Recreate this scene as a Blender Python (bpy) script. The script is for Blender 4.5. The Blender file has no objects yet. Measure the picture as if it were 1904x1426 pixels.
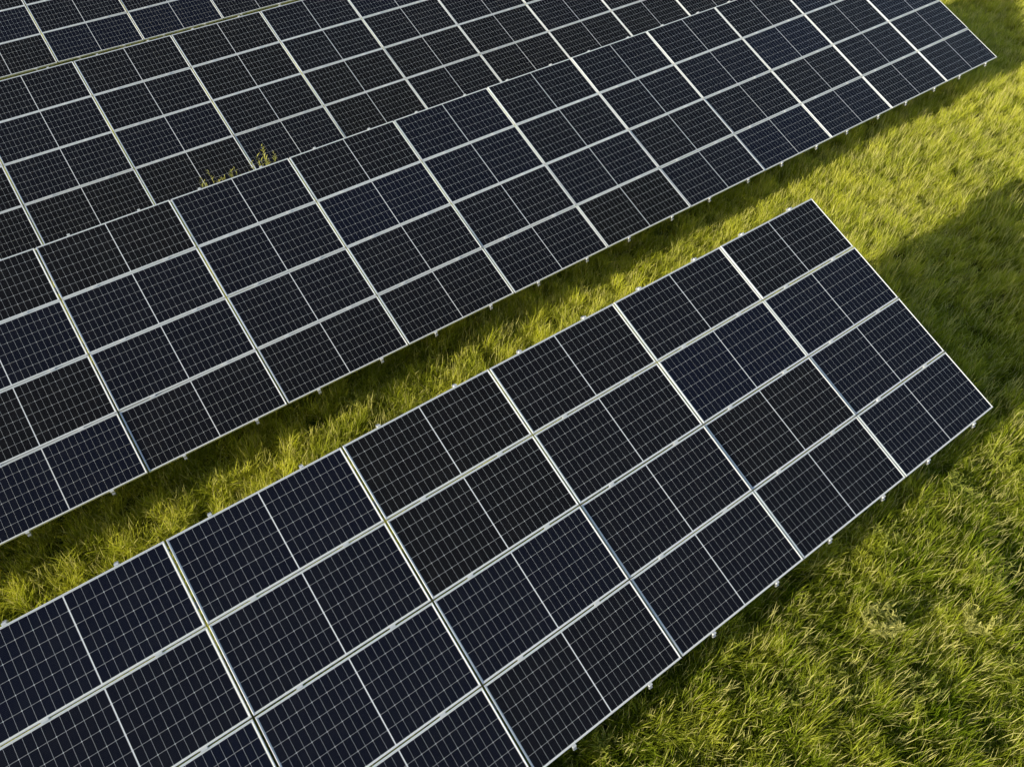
import bpy, math, random
import numpy as np
from mathutils import Matrix, Vector

random.seed(7); rng=np.random.default_rng(7)
scene=bpy.context.scene
S=1.052                    # metres per module row pitch
W=2.0159*S; H=S            # module pitch along / up the table
TILT=math.radians(20.5)
HT=2.25                    # height of the high edge
ct,st=math.cos(TILT),math.sin(TILT)
PW,PH=W-0.024,H-0.016      # module size

# ------------------------------------------------------------------ helpers
def link(o,parent=None):
    scene.collection.objects.link(o)
    if parent: o.parent=parent
    return o
def new_mat(name):
    m=bpy.data.materials.new(name); m.use_nodes=True; nt=m.node_tree; nt.nodes.clear()
    out=nt.nodes.new("ShaderNodeOutputMaterial"); return m,nt,out
class G:
    """tiny node-math helper"""
    def __init__(s,nt): s.nt=nt
    def n(s,t,**k):
        x=s.nt.nodes.new(t)
        for a,b in k.items(): setattr(x,a,b)
        return x
    def l(s,a,b): s.nt.links.new(a,b)
    def m(s,op,a,b=None,c=None,clamp=False):
        x=s.n("ShaderNodeMath",operation=op,use_clamp=clamp)
        for i,v in enumerate((a,b,c)):
            if v is None: continue
            if isinstance(v,(int,float)): x.inputs[i].default_value=v
            else: s.l(v,x.inputs[i])
        return x.outputs[0]
    def mix(s,f,a,b):
        x=s.n("ShaderNodeMix",data_type='RGBA')
        for i,v in ((0,f),(6,a),(7,b)):
            if isinstance(v,(int,float)): x.inputs[i].default_value=v
            elif isinstance(v,tuple): x.inputs[i].default_value=(*v,1)
            else: s.l(v,x.inputs[i])
        return x.outputs[2]
    def noise(s,vec,scale,detail=3,rough=.5):
        x=s.n("ShaderNodeTexNoise"); x.inputs["Scale"].default_value=scale
        x.inputs["Detail"].default_value=detail; x.inputs["Roughness"].default_value=rough
        if vec is not None: s.l(vec,x.inputs["Vector"])
        return x.outputs["Fac"]
    def ramp(s,f,lo,hi):
        x=s.n("ShaderNodeMapRange",clamp=True); s.l(f,x.inputs[0])
        x.inputs[1].default_value=lo; x.inputs[2].default_value=hi
        return x.outputs[0]

# ------------------------------------------------------------------ materials
def cell_material():
    m,nt,out=new_mat("module_glass"); g=G(nt)
    uv=g.n("ShaderNodeUVMap",uv_map="UVMap").outputs[0]
    sp=g.n("ShaderNodeSeparateXYZ"); g.l(uv,sp.inputs[0]); u,v=sp.outputs[0],sp.outputs[1]
    mx=0.022; cg=0.0065
    Lh=(PW/2-mx-cg); pu=Lh/12; pv=(PH-2*mx)/6
    uu=g.m('SUBTRACT',g.m('ABSOLUTE',g.m('SUBTRACT',u,PW/2)),cg)
    fu=g.m('DIVIDE',uu,pu); vv=g.m('SUBTRACT',v,mx); fv=g.m('DIVIDE',vv,pv)
    def dist(f,p): return g.m('MULTIPLY',g.m('SUBTRACT',.5,g.m('ABSOLUTE',g.m('SUBTRACT',g.m('FRACT',f),.5))),p)
    du=dist(fu,pu); dv=dist(fv,pv); du2=dist(g.m('DIVIDE',uu,2*pu),2*pu)
    a=g.m('LESS_THAN',du,.0008); b=g.m('LESS_THAN',dv,.0010)
    dia=g.m('LESS_THAN',g.m('ADD',du2,dv),.0068)
    o1=g.m('LESS_THAN',uu,0.0); o2=g.m('GREATER_THAN',uu,Lh)
    o3=g.m('LESS_THAN',vv,0.0); o4=g.m('GREATER_THAN',vv,PH-2*mx)
    mask=a
    for x in (b,dia,o1,o2,o3,o4): mask=g.m('MAXIMUM',mask,x)
    bus=g.m('LESS_THAN',dist(g.m('ADD',g.m('MULTIPLY',fv,10),.5),pv/10),.0005)
    col=g.n("ShaderNodeAttribute",attribute_name="tint")
    ts=g.n("ShaderNodeSeparateColor"); g.l(col.outputs[0],ts.inputs[0])
    cell=g.mix(ts.outputs[0],(.0075,.0066,.0066),(.0054,.0074,.0200))
    # slight cell-to-cell tone differences
    cb=g.n("ShaderNodeCombineXYZ"); g.l(g.m('FLOOR',g.m('DIVIDE',u,pu)),cb.inputs[0]); g.l(g.m('FLOOR',fv),cb.inputs[1]); g.l(ts.outputs[1],cb.inputs[2])
    wn=g.n("ShaderNodeTexWhiteNoise"); g.l(cb.outputs[0],wn.inputs[0])
    cell=g.mix(g.m('MULTIPLY',wn.outputs[0],.15),cell,(.012,.012,.015))
    c=g.mix(bus,cell,(.08,.08,.095))
    c=g.mix(mask,c,(.92,.92,.92))
    geo=g.n("ShaderNodeNewGeometry")
    dust=g.ramp(g.noise(geo.outputs["Position"],3.0,6,.65),.45,.8)
    spk=g.ramp(g.noise(geo.outputs["Position"],55,2,.5),.75,.80)
    c=g.mix(g.m('MULTIPLY',dust,.014),c,(.4,.37,.3))
    c=g.mix(g.m('MULTIPLY',spk,.12),c,(.5,.48,.42))
    p=g.n("ShaderNodeBsdfPrincipled"); g.l(c,p.inputs["Base Color"])
    g.l(g.m('ADD',g.m('MULTIPLY',dust,.12),.05),p.inputs["Roughness"])
    p.inputs["IOR"].default_value=1.26
    g.l(p.outputs[0],out.inputs[0]); return m
def plain(name,col,rough=.4,metal=0.,var=.1,scale=8):
    m,nt,out=new_mat(name); g=G(nt)
    geo=g.n("ShaderNodeNewGeometry")
    f=g.noise(geo.outputs["Position"],scale,5,.6)
    c=g.mix(f,tuple(x*(1-var) for x in col),tuple(min(1,x*(1+var)) for x in col))
    p=g.n("ShaderNodeBsdfPrincipled"); g.l(c,p.inputs["Base Color"])
    p.inputs["Roughness"].default_value=rough; p.inputs["Metallic"].default_value=metal
    g.l(p.outputs[0],out.inputs[0]); return m
def grass_material(name="grass_blades"):
    m,nt,out=new_mat(name); g=G(nt)
    at=g.n("ShaderNodeAttribute",attribute_name="blade"); s=g.n("ShaderNodeSeparateColor"); g.l(at.outputs[0],s.inputs[0])
    rnd,h,straw=s.outputs
    geo=g.n("ShaderNodeNewGeometry"); pos=geo.outputs["Position"]
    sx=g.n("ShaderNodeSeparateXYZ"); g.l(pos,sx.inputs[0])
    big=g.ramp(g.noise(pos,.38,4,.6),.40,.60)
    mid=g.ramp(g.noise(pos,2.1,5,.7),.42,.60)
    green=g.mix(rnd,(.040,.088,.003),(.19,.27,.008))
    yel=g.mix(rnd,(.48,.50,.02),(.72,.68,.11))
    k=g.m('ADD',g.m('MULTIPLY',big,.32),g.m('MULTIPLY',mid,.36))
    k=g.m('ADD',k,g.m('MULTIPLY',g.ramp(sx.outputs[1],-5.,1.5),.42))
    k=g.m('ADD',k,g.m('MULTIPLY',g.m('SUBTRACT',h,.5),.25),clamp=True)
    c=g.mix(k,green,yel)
    c=g.mix(straw,c,(.72,.64,.24))
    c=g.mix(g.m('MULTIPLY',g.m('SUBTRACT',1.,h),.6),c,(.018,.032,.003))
    d=g.n("ShaderNodeBsdfDiffuse"); t=g.n("ShaderNodeBsdfTranslucent"); g.l(c,d.inputs[0])
    g.l(g.mix(.4,c,(.0,.0,.0)),t.inputs[0])
    mx=g.n("ShaderNodeAddShader"); g.l(d.outputs[0],mx.inputs[0]); g.l(t.outputs[0],mx.inputs[1])
    g.l(mx.outputs[0],out.inputs[0]); return m

M_cell=cell_material()
M_frame=plain("anodised_frame",(.97,.97,.96),.5,.0,.02)
M_back=plain("white_backsheet",(.6,.6,.6),.6)
M_steel=plain("galvanised_steel",(.55,.56,.57),.4,.5,.15,20)
M_clamp=plain("aluminium_clamp",(.85,.85,.85),.35,.0,.05)
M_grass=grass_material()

# ------------------------------------------------------------------ solar tables
class MB:
    def __init__(s): s.v=[];s.f=[]
    def box(s,x0,x1,y0,y1,z0,z1,T=None,ch=0):
        """box; ch chamfers the two long upper edges"""
        n=len(s.v)
        if ch and (x1-x0)>(y1-y0):
            P=((x0,y0,z0),(x0,y1,z0),(x0,y1,z1-ch),(x0,y1-ch,z1),(x0,y0+ch,z1),(x0,y0,z1-ch)); Q=[(x1,y,z) for _,y,z in P]
        elif ch:
            P=((x0,y0,z0),(x0,y0,z1-ch),(x0+ch,y0,z1),(x1-ch,y0,z1),(x1,y0,z1-ch),(x1,y0,z0)); Q=[(x,y1,z) for x,_,z in P]
        if ch:
            for p in list(P)+Q: s.v.append(tuple(T@Vector(p)) if T is not None else p)
            for q in range(6):
                s.f.append((n+q,n+(q+1)%6,n+6+(q+1)%6,n+6+q))
            s.f.append(tuple(n+q for q in range(5,-1,-1))); s.f.append(tuple(n+6+q for q in range(6))); return
        for x,y,z in ((x0,y0,z0),(x1,y0,z0),(x1,y1,z0),(x0,y1,z0),(x0,y0,z1),(x1,y0,z1),(x1,y1,z1),(x0,y1,z1)):
            p=(x,y,z)
            if T is not None: p=tuple(T@Vector(p))
            s.v.append(p)
        for q in ((0,3,2,1),(4,5,6,7),(0,1,5,4),(1,2,6,5),(2,3,7,6),(3,0,4,7)): s.f.append(tuple(n+i for i in q))
    def obj(s,name,mat,parent):
        me=bpy.data.meshes.new(name); me.from_pydata(s.v,[],s.f); me.materials.append(mat); me.update()
        return link(bpy.data.objects.new(name,me),parent)

def table(off,n,i0=0,seed=0,blue=.5):
    """off: world position (m) of the high edge at column 0; columns run to -x from i0 to n"""
    r=random.Random(seed)
    e=bpy.data.objects.new("solar_panel_array",None); e.empty_display_size=.5
    e.location=off; e.rotation_euler=(TILT,0,0); link(e)
    Rinv=Matrix.Rotation(-TILT,4,'X')
    fr=MB(); gv=[];gf=[];guv=[];gt=[]; bk=MB(); rail=MB(); clamp=MB(); post=MB()
    fw,fd=.0145,.035
    for i in range(i0,n):
        for j in range(4):
            cx=-(i+.5)*W+r.uniform(-.002,.002); cy=-(j+.5)*H+r.uniform(-.002,.002)
            T=Matrix.Translation((cx,cy,r.uniform(-.0015,.0015)))@Matrix.Rotation(math.radians(r.gauss(0,.2)),4,'X')@Matrix.Rotation(math.radians(r.gauss(0,.2)),4,'Y')
            a,b=PW/2,PH/2
            fr.box(-a,a,b-fw,b,-fd,0,T,.003); fr.box(-a,a,-b,-b+fw,-fd,0,T,.003)
            fr.box(-a,-a+fw,-b+fw,b-fw,-fd,-.0004,T,.004); fr.box(a-fw,a,-b+fw,b-fw,-fd,-.0004,T,.004)
            k=len(gv)
            x,y=a-fw,b-fw
            for q in ((-x,-y),(x,-y),(x,y),(-x,y)):
                gv.append(tuple(T@Vector((q[0],q[1],-.0045)))); guv.append((q[0]+a,q[1]+b))
            gf.append((k,k+1,k+2,k+3))
            t=min(1,max(0,r.gauss(blue,.3)))
            gt+= [(t,r.random(),0,1)]*4
            bk.box(-x,x,-y,y,-.010,-.0065,T)
    me=bpy.data.meshes.new("glass"); me.from_pydata(gv,[],gf)
    uvl=me.uv_layers.new(name="UVMap"); 
    for l in me.loops: uvl.data[l.index].uv=guv[l.vertex_index]
    ca=me.color_attributes.new("tint",'FLOAT_COLOR','POINT')
    for q,c in enumerate(gt): ca.data[q].color=c
    me.materials.append(M_cell); me.update(); link(bpy.data.objects.new("glass",me),e)
    fr.obj("frames",M_frame,e); bk.obj("backsheets",M_back,e)
    # purlins up the slope, 2 per module, ends stick out beyond the glass
    L=4*H
    for i in range(i0,n):
        for q in (.24,.76):
            x=-(i+q)*W
            rail.box(x-.02,x+.02,-L-.05,.045,-fd-.05,-fd-.004)
            for j in range(5):
                y=-j*H
                if j==0: clamp.box(x-.022,x+.022,-.006,.018,-fd,.004)
                elif j==4: clamp.box(x-.022,x+.022,-L-.018,-L+.006,-fd,.004)
                else: clamp.box(x-.035,x+.035,y-.013,y+.013,-fd,.004)
    for y in (-.75*H,-3.25*H):
        rail.box(-n*W-.02,-i0*W+.02,y-.035,y+.035,-fd-.14,-fd-.051)
    xs=[-(i+.5)*W for i in range(i0,n) if (i-i0)%2==0]+[-(n-.3)*W]
    Rt=Matrix.Rotation(TILT,4,'X')
    for x in xs:
        for y in (-.75*H,-3.25*H):
            wp=Rt@Vector((x,y,-fd-.15))
            T=Rinv@Matrix.Translation(wp)
            post.box(-.05,.05,-.03,.03,-(wp.z+off[2])-.3,.03,T)
        wp=Rt@Vector((x,-.75*H,-fd-.17)); wq=Rt@Vector((x,-3.25*H,-fd-.17))
        a_=Vector((x+.07,wp.y,wp.z-1.1)); b_=Vector((x+.07,wp.y-1.2,wp.z+(wq.z-wp.z)*(1.2/(wp.y-wq.y))))
        d=b_-a_; T=Rinv@Matrix.Translation(a_)@d.to_track_quat('X','Z').to_matrix().to_4x4()
        post.box(0,d.length,-.02,.02,-.02,.02,T)
    rail.obj("purlins",M_steel,e); clamp.obj("clamps",M_clamp,e); post.obj("posts",M_steel,e)
    return e

def offw(o):    # offset given in table-A panel coordinates (row pitches) -> world metres
    x,y,z=o
    return (x*S,(y*ct-z*st)*S,HT+(y*st+z*ct)*S)
table(offw((0,0,0)),11,0,1,.6)
offB=offw((10.013,5.57,-2.097))
table(offB,15,0,2,.4)
table(offw((-.139,11.234,-4.263)),9,-10,3,.15)
table(offw((-4.336,17.448,-6.179)),8,-14,4,.25)
table(offw((-4.336,23.3,-8.35)),8,-16,5,.3)

# ------------------------------------------------------------------ ground
me=bpy.data.meshes.new("ground"); me.from_pydata([(-300,-300,0),(300,-300,0),(300,300,0),(-300,300,0)],[],[(0,1,2,3)])
m,nt,out=new_mat("meadow_soil"); g=G(nt); geo=g.n("ShaderNodeNewGeometry")
f=g.noise(geo.outputs["Position"],9,8,.7); f2=g.noise(geo.outputs["Position"],.3,4,.6)
c=g.mix(g.ramp(f,.35,.65),(.03,.05,.006),(.12,.15,.015)); c=g.mix(g.ramp(f2,.4,.7),c,(.13,.14,.02))
p=g.n("ShaderNodeBsdfDiffuse"); g.l(c,p.inputs[0])
bp=g.n("ShaderNodeBump"); bp.inputs["Strength"].default_value=.8; bp.inputs["Distance"].default_value=.05; g.l(f,bp.inputs["Height"]); g.l(bp.outputs[0],p.inputs["Normal"])
g.l(p.outputs[0],out.inputs[0]); me.materials.append(m); link(bpy.data.objects.new("ground",me))

# ------------------------------------------------------------------ grass (one object, one tufty patch instanced by geometry nodes)
def blades_mesh(name,base,ang,lean,hgt,wid,rnd,straw,mat,curl=.5,bz=None,tw=None):
    N=len(hgt)
    if bz is None: bz=np.zeros(N)
    d=np.stack([np.cos(ang),np.sin(ang)],1)             # lean direction
    if tw is None: tw=ang+np.pi/2+rng.normal(0,.7,N)
    sd=np.stack([np.cos(tw),np.sin(tw)],1)
    V=np.zeros((N,5,3)); A=np.ones((N,5,4))
    for k,(t,ws) in enumerate(((0,1.),(.55,.85))):
        off=lean*hgt*(t**1.6); z=hgt*(t-curl*lean*t*t*.45)
        c=base+d*off[:,None]
        for q,sg in enumerate((-1,1)):
            V[:,2*k+q,:2]=c+sd*(sg*wid*ws/2)[:,None]; V[:,2*k+q,2]=z+bz
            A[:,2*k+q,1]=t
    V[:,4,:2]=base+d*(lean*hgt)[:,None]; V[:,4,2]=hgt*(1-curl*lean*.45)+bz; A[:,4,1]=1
    A[:,:,0]=rnd[:,None]; A[:,:,2]=straw[:,None]
    me=bpy.data.meshes.new(name)
    idx=np.arange(N)[:,None]*5
    F=np.concatenate([idx+np.array([[0,1,3]]),idx+np.array([[0,3,2]]),idx+np.array([[2,3,4]])],1).reshape(-1,3)
    me.vertices.add(N*5); me.vertices.foreach_set("co",V.ravel())
    me.loops.add(F.size); me.loops.foreach_set("vertex_index",F.ravel().astype(np.int32))
    me.polygons.add(len(F)); me.polygons.foreach_set("loop_start",np.arange(0,F.size,3,dtype=np.int32))
    me.update(calc_edges=True)
    ca=me.color_attributes.new("blade",'FLOAT_COLOR','POINT'); ca.data.foreach_set("color",A.ravel())
    me.materials.append(mat); return me
R=.85; NT=100
tr=R*np.sqrt(rng.random(NT)); ta=rng.random(NT)*2*np.pi
tc=np.stack([tr*np.cos(ta),tr*np.sin(ta)],1)
th=rng.uniform(.03,.13,NT)+.14*(rng.random(NT)<.20); tcol=rng.random(NT)
tdir=rng.normal(0,.9,NT)                              # tufts laid over towards +x to turn their faces up to the sun
N=4500; ti=rng.integers(0,NT,N)
o=rng.normal(0,.05,(N,2)); base=tc[ti]+o
ang=np.arctan2(o[:,1],o[:,0])+rng.normal(0,.9,N)
sel=rng.random(N)<.45; ang[sel]=tdir[ti][sel]+rng.normal(0,.6,sel.sum())
lean=np.clip(rng.normal(.58,.35,N),.05,1.3)
hgt=th[ti]*rng.uniform(.5,1.25,N); wid=rng.uniform(.006,.012,N)
rnd=np.clip(tcol[ti]*.6+rng.random(N)*.5-.05,0,1); straw=(rng.random(N)<.08)*rng.uniform(.3,1,N)
k=rng.random(N)<.04; hgt[k]=rng.uniform(.2,.32,k.sum()); wid[k]=.008; lean[k]*=.5; straw[k]=.8
tw=np.where(rng.random(N)<.6,np.pi/2+rng.normal(0,.45,N),ang+np.pi/2)  # most blades twisted broadside to the sun so the grass looks brighter
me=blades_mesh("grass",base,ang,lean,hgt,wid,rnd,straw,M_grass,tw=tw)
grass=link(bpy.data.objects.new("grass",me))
ng=bpy.data.node_groups.new("grass_scatter",'GeometryNodeTree')
ng.interface.new_socket("Geometry",in_out='INPUT',socket_type='NodeSocketGeometry')
ng.interface.new_socket("Geometry",in_out='OUTPUT',socket_type='NodeSocketGeometry')
n=ng.nodes; gi=n.new("NodeGroupInput"); go=n.new("NodeGroupOutput")
gr=n.new("GeometryNodeMeshGrid"); X0,X1,Y0,Y1=-24,26,-17,22; sp=.78
gr.inputs["Size X"].default_value=X1-X0; gr.inputs["Size Y"].default_value=Y1-Y0
gr.inputs["Vertices X"].default_value=int((X1-X0)/sp); gr.inputs["Vertices Y"].default_value=int((Y1-Y0)/sp)
rv=n.new("FunctionNodeRandomValue"); rv.data_type='FLOAT_VECTOR'
rv.inputs[0].default_value=((X0+X1)/2-.33,(Y0+Y1)/2-.33,0); rv.inputs[1].default_value=((X0+X1)/2+.33,(Y0+Y1)/2+.33,0)
sps=n.new("GeometryNodeSetPosition"); L=ng.links.new
L(gr.outputs["Mesh"],sps.inputs["Geometry"]); L(rv.outputs[0],sps.inputs["Offset"])
iop=n.new("GeometryNodeInstanceOnPoints"); L(sps.outputs[0],iop.inputs["Points"]); L(gi.outputs[0],iop.inputs["Instance"])
rr=n.new("FunctionNodeRandomValue"); rr.data_type='FLOAT_VECTOR'; rr.inputs[0].default_value=(0,0,-.9); rr.inputs[1].default_value=(0,0,.9)
rr.inputs["Seed"].default_value=5
L(rr.outputs[0],iop.inputs["Rotation"])
# height of the sward varies in drifts (noise) and from patch to patch (random)
po=n.new("GeometryNodeInputPosition"); nz=n.new("ShaderNodeTexNoise"); nz.inputs["Scale"].default_value=.55; nz.inputs["Detail"].default_value=2
L(po.outputs[0],nz.inputs["Vector"])
mr=n.new("ShaderNodeMapRange"); L(nz.outputs["Fac"],mr.inputs[0]); mr.inputs[1].default_value=.35; mr.inputs[2].default_value=.65; mr.inputs[3].default_value=.6; mr.inputs[4].default_value=1.45
rz=n.new("FunctionNodeRandomValue"); rz.data_type='FLOAT'; rz.inputs[2].default_value=.75; rz.inputs[3].default_value=1.3; rz.inputs["Seed"].default_value=9
mu=n.new("ShaderNodeMath"); mu.operation='MULTIPLY'; L(mr.outputs[0],mu.inputs[0]); L(rz.outputs[1],mu.inputs[1])
cx_=n.new("ShaderNodeCombineXYZ"); cx_.inputs[0].default_value=1.05; cx_.inputs[1].default_value=1.05; L(mu.outputs[0],cx_.inputs[2])
L(cx_.outputs[0],iop.inputs["Scale"]); L(iop.outputs[0],go.inputs[0])
md=grass.modifiers.new("scatter",'NODES'); md.node_group=ng

# ------------------------------------------------------------------ camera (solved from the module grid)
RA=Matrix(((.81711,-.54479,.18851),(-.44534,-.80417,-.39367),(.36607,.23772,-.89971)))
Aw=Matrix(((1,0,0),(0,ct,-st),(0,st,ct)))        # table-A coords -> world
ca_=Aw@Vector((-9.115,-2.402,7.897))*S
right=(Aw@RA[0]).normalized(); fwd=(Aw@RA[2]).normalized()
down=fwd.cross(right).normalized()
M=Matrix((right,-down,-fwd)).transposed().to_4x4(); M.translation=Vector((ca_.x,ca_.y,ca_.z+HT))
cam=bpy.data.objects.new("camera",bpy.data.cameras.new("camera")); link(cam); cam.matrix_world=M
cam.data.lens=1320.9/1904*36; cam.data.sensor_width=36; cam.data.clip_end=2000; scene.camera=cam
def ground_pt(u,v,z=0):
    d=fwd+right*((u-952)/1320.9)+down*((v-713)/1320.9); t=(z-M.translation.z)/d.z
    return M.translation+d*t

# ------------------------------------------------------------------ weeds
def weed(loc,hmax,nst,spread,pale,leaf=.07,sy=1.):
    B=[];AN=[];LE=[];HG=[];WI=[];RN=[];ST=[];BZ=[]
    for s in range(nst):
        a=rng.random()*6.283; r_=spread*math.sqrt(rng.random())*.5; bx,by=r_*math.cos(a),r_*math.sin(a)*sy
        if sy<1: a=rng.choice((0,3.14))+rng.normal(0,.35)
        h=hmax*rng.uniform(.84,1); ln=rng.uniform(.02,.22)*(.4 if hmax>1 else 1.5)
        B.append((bx,by));AN.append(a);LE.append(ln);HG.append(h);WI.append(.010);RN.append(.5);ST.append(pale*.6);BZ.append(0)
        nl=int(h/.022) if hmax<1 else int(h/.025)
        for q in range(nl):
            t=(q+.5)/nl
            if t<.25: continue
            la=rng.random()*6.283
            o_=ln*h*t**1.6
            size=leaf*(1.25-.75*t)*rng.uniform(.7,1.3)
            B.append((bx+math.cos(a)*o_,by+math.sin(a)*o_)); AN.append(la); LE.append(rng.uniform(.5,1.6)); HG.append(size)
            WI.append(size*.32); RN.append(rng.random()); ST.append(pale*(.25+.75*t)*rng.uniform(.6,1)); BZ.append(h*(t-.5*ln*t*t*.45))
    f=np.array
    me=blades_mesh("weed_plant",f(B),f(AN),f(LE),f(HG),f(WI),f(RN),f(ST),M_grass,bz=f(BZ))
    o=link(bpy.data.objects.new("weed_plant",me)); o.location=(loc[0],loc[1],0); return o
# tall weeds standing just behind the high edge of the second table
p=ground_pt(425,328,2.3); weed((p.x,offB[1]+.30),2.32,22,.8,.75,.085,.25)
p=ground_pt(497,303,2.3); weed((p.x,offB[1]+.30),2.46,9,.28,.7,.10,.4)
for u,v,h_,c_,pl in ((1622,1172,.5,26,1),(1800,1172,.42,16,.9),(1838,1075,.36,10,.5),(1215,1215,.34,9,.6),(1560,1290,.34,10,.4),(1705,1300,.38,9,.4),
                 (1450,1300,.34,9,.3),(1345,1210,.34,9,.3),(1770,920,.4,12,.4),(1850,870,.34,9,.3),(1640,1010,.34,9,.4),(1880,1250,.34,9,.4),(1100,1390,.34,9,.3),
                 (1700,470,.4,9,.5),(1590,330,.34,8,.5),(1830,330,.34,8,.5),(680,760,.32,8,.5),(820,690,.32,8,.4),(420,900,.32,9,.5)):
    p=ground_pt(u,v); weed(p,h_,c_,.35,pl,.085)

# ------------------------------------------------------------------ light
el=math.radians(16.0); az=math.radians(4.5)     # sun from -x, slightly +y
sdir=Vector((-math.cos(el)*math.cos(az),math.cos(el)*math.sin(az),math.sin(el)))
sun=bpy.data.objects.new("sun",bpy.data.lights.new("sun",'SUN')); link(sun)
sun.data.energy=5; sun.data.angle=math.radians(.5); sun.data.color=(1,.95,.77)
sun.rotation_euler=sdir.to_track_quat('Z','Y').to_euler()
w=bpy.data.worlds.new("World"); scene.world=w; w.use_nodes=True
nt=w.node_tree; bg=nt.nodes["Background"]; sk=nt.nodes.new("ShaderNodeTexSky"); sk.sky_type='NISHITA'; sk.sun_disc=False
sk.sun_elevation=el; sk.sun_rotation=math.radians(-85.5)
nt.links.new(sk.outputs[0],bg.inputs[0]); bg.inputs[1].default_value=.125
scene.view_settings.view_transform='Standard'; scene.view_settings.look='None'; scene.view_settings.exposure=0
